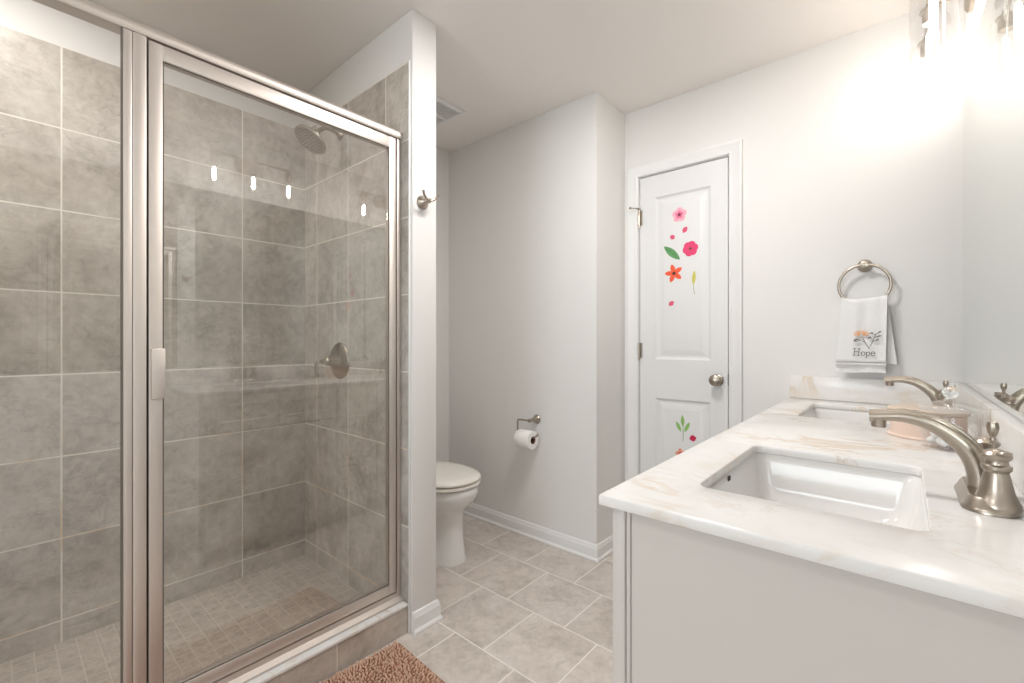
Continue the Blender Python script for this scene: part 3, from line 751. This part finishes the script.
proto = cm.obj('soap_petal', M['white_soft'])
for i, (a, b, c_) in enumerate(spots):
    o = proto if i == 0 else proto.copy()
    if i: C.objects.link(o)
    o.location = (jx+a, jy+b, CT1+c_); o.rotation_euler = (rnd.uniform(-.5,.5), rnd.uniform(-.5,.5), rnd.uniform(0,6))
    tag(o, 'small white crumpled piece lying in the clear glass jar', 'soap', G2)

# ------------------------------------------------------------------ mirror
t = MB()
mx0, mx1, my0, my1, mz0, mz1 = XR-.0055, XR-.0004, -.35, YF-.003, .9888, 2.059
t.box(mx0, mx1, my0, my1, mz0, mz1)
t.bm.faces.ensure_lookup_table()
for f in t.bm.faces:
    f.material_index = 0 if f.calc_center_median().x < mx0+.0005 else 1
o = t.obj('wall_mirror', [M['mirror'], M['mirror_edge']], None, smooth=False)
tag(o, 'large frameless mirror on the right wall above the vanity backsplash', 'mirror')

# ------------------------------------------------------------------ vanity lights
LX = .073
def vanity_light(yc, label):
    t = thing('vanity_light', (XR, yc, 2.27), label, 'light', 'three bulb vanity lights')
    w = MB().loft([[Vector((x, a, b)) for a, b in rrect(yc, 2.27, hy_, hz_, r_, 8)] for x, hy_, hz_, r_ in ((XR-.0004,.075,.055,.054),(XR-.012,.075,.055,.054),(XR-.020,.062,.042,.041))])
    w.obj('back_plate', M['nickel'], t)
    w = MB().tube([(XR-.019, yc, 2.27), (LX, yc, 2.27)], .010, 14)
    w.tube([(LX, yc-.235, 2.268), (LX, yc-.228, 2.275), (LX, yc, 2.275), (LX, yc+.228, 2.275), (LX, yc+.235, 2.268)], .008, 12)
    w.obj('arm_bar', M['nickel'], t)
    for k in (-1, 0, 1):
        y = yc+k*.215
        MB().lathe([(0,.008),(.010,.008),(.012,-.010),(.026,-.014),(.028,-.020),(.020,-.024),(.019,-.060),(0,-.061)], (LX, y, 2.268), (0,0,1), 24).obj('socket', M['nickel'], t)
        MB().lathe([(.0285,-.0),(.0300,-.002),(.046,-.020),(.054,-.05),(.056,-.20),(.0545,-.20),(.0525,-.05),(.0445,-.021),(.0285,-.004),(.0285,0)], (LX, y, 2.244), (0,0,1), 36, cap=False).obj('glass_shade', M['clear'], t)
        MB().lathe([(0,-.030),(.006,-.030),(.0085,-.040),(.0095,-.052),(.0095,-.088),(.008,-.100),(.005,-.106),(0,-.108)], (LX, y, 2.2065), (0,0,1), 20).obj('bulb', M['bulb'], t)
vanity_light(1.075, 'three bulb nickel vanity light above the near sink')
vanity_light(2.058, 'three bulb nickel vanity light with glass shades above the far sink')

# ------------------------------------------------------------------ towel ring and towel
TX, RY, RZc, RR = -.114, 2.328, 1.370, .084
t = thing('towel_ring', (TX, YF, 1.452), 'brushed nickel towel ring on the far wall above the counter', 'towel ring')
MB().lathe([(0,0),(.026,0),(.026,.004),(.020,.010),(.013,.022),(.012,.034),(.014,.040),(.014,.048),(0,.052)], (TX, YF-.0003, RZc+RR), (0,-1,0), 28).obj('wall_post', M['nickel'], t)
pts = [(TX+RR*sin(2*pi*i/64), RY, RZc+RR*cos(2*pi*i/64)) for i in range(65)]
MB().tube(pts, .0055, 12, cap=False).obj('ring', M['nickel'], t)

root = thing('hand_towel', (TX, RY, 1.29), 'white hand towel with an embroidered flower and the word Hope hanging in the ring', 'towel')
NU = 30
ringb = RZc-RR       # bottom of the ring
def towel_path(front_len, back_len):
    """profile (y offset, z) going front bottom -> over ring -> back bottom"""
    P = []
    zt = ringb+.013
    for i in range(22): P.append((-.0165+.0035*sin(i*.35)*0, zt-front_len*(1-i/22)))
    for i in range(9):
        a = pi*i/8; P.append((-.0165*cos(a), zt+.0165*sin(a)))
    for i in range(1, 21): P.append((.0165, zt-back_len*i/20))
    return P
prof = towel_path(.285, .25)
NP = len(prof)
mb = MB(); grid = []
for j, (yo, z) in enumerate(prof):
    row = []
    s_ = max(0.0, min(1.0, (ringb+.02-z)/.27))
    back = j > 31
    hw = .073+.007*s_ + (.012*s_ if back else 0)
    cxo = TX + (.0 if not back else .012*s_) - (.012*s_ if not back else 0)
    for i in range(NU+1):
        f_ = i/NU*2-1
        x = cxo + f_*hw
        ycirc = 0
        sag = (RR - math.sqrt(max(RR*RR-(f_*min(hw,.074))**2, 0)))*(1-s_)**1.5*(0.25)
        wav = .0034*sin(f_*3.4+.6+s_*1.2)*(0.35+.65*s_) + .0009*sin(f_*9+1)
        dirn = -1 if not back else 1
        row.append(mb.bm.verts.new((x, RY+yo+(wav if not back else wav*.6)*(1 if abs(yo) > .012 else .4) + (-.004*s_ if not back else 0), z+sag+.002*sin(f_*3))))
    grid.append(row)
for j in range(NP-1):
    for i in range(NU): mb._face([grid[j][i], grid[j][i+1], grid[j+1][i+1], grid[j+1][i]])
bmesh.ops.recalc_face_normals(mb.bm, faces=mb.bm.faces)
bmesh.ops.solidify(mb.bm, geom=list(mb.bm.faces), thickness=.011)
tw = mb.obj('towel_cloth', M['terry'], root, angle=70)
# woven hem bands and embroidery on the front
def front_y(x, z):
    s_ = max(0.0, min(1.0, (ringb+.02-z)/.27)); hw = .073+.007*s_; f_ = (x-(TX-.012*s_))/hw
    wav = .0034*sin(f_*3.4+.6+s_*1.2)*(0.35+.65*s_)+.0009*sin(f_*9+1)
    return RY-.0165+wav-.004*s_
TH = .0116
def hem(z0, z1, name, m):
    mb = MB(); n = 24; L0 = []
    for i in range(n+1):
        zz = (z0+z1)/2; s_ = (ringb+.02-zz)/.27; hw = .073+.007*s_+.0012
        x = TX-.012*s_+(i/n*2-1)*hw
        y = front_y(x, zz)
        L0.append([Vector((x, y+.001, z0)), Vector((x, y-TH-.0006, z0)), Vector((x, y-TH-.0018, (z0+z1)/2)), Vector((x, y-TH-.0006, z1)), Vector((x, y+.001, z1))])
    mb.loft(L0); mb.obj(name, m, root, angle=60)
zb = ringb+.013-.285
hem(zb+.030, zb+.040, 'hem_band', M['hem']); hem(zb+.043, zb+.053, 'hem_band', M['hem'])
def stitch(paths, name, m, r=.0011, off=0.0016):
    mb = MB()
    for P in paths:
        Q = smooth_path([(x, 0, z) for x, z in P], 4) if len(P) > 2 else [Vector((x, 0, z)) for x, z in P]
        mb.tube([(p.x, front_y(p.x, p.z)-TH-.0002, p.z) for p in Q], r, 6)
    return mb.obj(name, m, root)
thread_g = plain('grey_thread', (96, 96, 98), .8); thread_o = plain('orange_thread', (242, 178, 120), .8)
tx0, tz0, fs = -.150, 1.084, .027
def T(P, ox=0): return [(tx0+ox+a*fs, tz0+b*fs) for a, b in P]
hope = [T([(.18,-.02),(.22,.5),(.26,1.0)]), T([(.72,-.02),(.76,.5),(.80,1.0)]), T([(.22,.5),(.5,.54),(.76,.5)]), T([(.02,.0),(.32,-.02)]), T([(.56,0),(.90,-.02)]), T([(.08,1.0),(.42,1.0)]), T([(.62,1.0),(.96,1.0)])]
hope += [T([(1.02+.24+.22*cos(a), .26+.27*sin(a)) for a in (2*pi*i/10 for i in range(11))])]
hope += [T([(1.62,.50),(1.68,.2),(1.64,-.35)]), T([(1.54,-.36),(1.76,-.36)]), T([(1.67,.30),(1.84,.52),(2.02,.40),(2.02,.12),(1.86,-.02),(1.68,.08)])]
hope += [T([(2.20,.25),(2.62,.30),(2.56,.50),(2.36,.53),(2.22,.34),(2.24,.10),(2.40,-.03),(2.64,.08)])]
tag(stitch(hope, 'embroidered_word', thread_g, .0012), 'grey embroidered word Hope')
ex, ez = -.106, 1.180
stem = [[(-.096, 1.112), (-.108, 1.132), (-.120, 1.160)], [(-.112, 1.138), (-.128, 1.146)], [(-.128,1.146),(-.140,1.150),(-.146,1.142),(-.134,1.140),(-.128,1.146)],
        [(-.094,1.120),(-.086,1.140),(-.076,1.168)], [(-.080,1.158),(-.068,1.160)], [(-.083,1.148),(-.094,1.154)], [(-.077,1.166),(-.088,1.172)], [(-.076,1.168),(-.066,1.176)], [(-.086,1.140),(-.074,1.144)]]
stitch(stem, 'embroidered_stem', thread_g, .0011)
lv = [[(a-.004, b-.002), (a, b+.001), (a+.005, b+.002)] for a, b in ((-.066,1.161),(-.096,1.155),(-.090,1.173),(-.064,1.177),(-.072,1.145),(-.139,1.145))]
stitch(lv, 'embroidered_leaves', thread_g, .0022)
fl = []
for i in range(11):
    a = pi*(-.12+1.24*i/10); fl.append([(-.122+.006*cos(a), 1.168+.004*sin(a)), (-.122+.024*cos(a), 1.170+.016*sin(a))])
stitch(fl, 'embroidered_flower', thread_o, .0016)

# ------------------------------------------------------------------ bath mat
t = thing('bath_mat', (-1.19, .57, 0), 'brown chenille bath mat on the tile floor in front of the shower curb', 'bath mat')
ang = -.06; MC = Vector((-1.222, .584, 0)); HXm, HYm = .232, .400
def mloc(a, b, z=0): return Vector((MC.x+a*cos(ang)-b*sin(ang), MC.y+a*sin(ang)+b*cos(ang), z))
MB().loft([[mloc(a, b, z) for a, b in rrect(0, 0, HXm, HYm, .012, 4)] for z in (.0005, .010)]).obj('mat_backing', M['chenille_base'], t)
rnd = random.Random(2)
verts, faces = [], []
SEG, RG = 6, 4
pa, pb = .0135, .0100
a = -HXm+.006
while a < HXm-.004:
    b = -HYm+.006
    while b < HYm-.004:
        p = mloc(a+rnd.uniform(-.002,.002), b+rnd.uniform(-.002,.002), .0085)
        ed = 1.0
        lean = Vector((rnd.uniform(-.8,.8), rnd.uniform(-.5,.5), 1.0))
        if a < -HXm+.03: lean.x -= .8
        if a > HXm-.03: lean.x += .8
        if b > HYm-.03: lean.y += .9
        if b < -HYm+.03: lean.y -= .9
        lean.normalize()
        L, R = rnd.uniform(.011, .0155), rnd.uniform(.0034, .0042)
        u = lean.cross(Vector((1,0,0))).normalized(); v = lean.cross(u)
        base = len(verts)
        for rr_, hh in ((.85,0),(1.0,.35),(1.0,.7),(.55,.95)):
            for k in range(SEG):
                q = p+lean*L*hh+u*R*rr_*cos(2*pi*k/SEG)+v*R*rr_*sin(2*pi*k/SEG); verts.append(q)
        for r_ in range(RG-1):
            for k in range(SEG):
                faces.append((base+r_*SEG+k, base+r_*SEG+(k+1)%SEG, base+(r_+1)*SEG+(k+1)%SEG, base+(r_+1)*SEG+k))
        faces.append(tuple(base+(RG-1)*SEG+k for k in range(SEG)))
        b += pb
    a += pa
me = bpy.data.meshes.new('pile'); me.from_pydata([tuple(v) for v in verts], [], faces); me.materials.append(M['chenille']); me.shade_smooth()
o = bpy.data.objects.new('pile', me); C.objects.link(o); o.parent = t; o.matrix_parent_inverse = Matrix.Translation(-Vector(t.location)); o['kind'] = 'stuff'
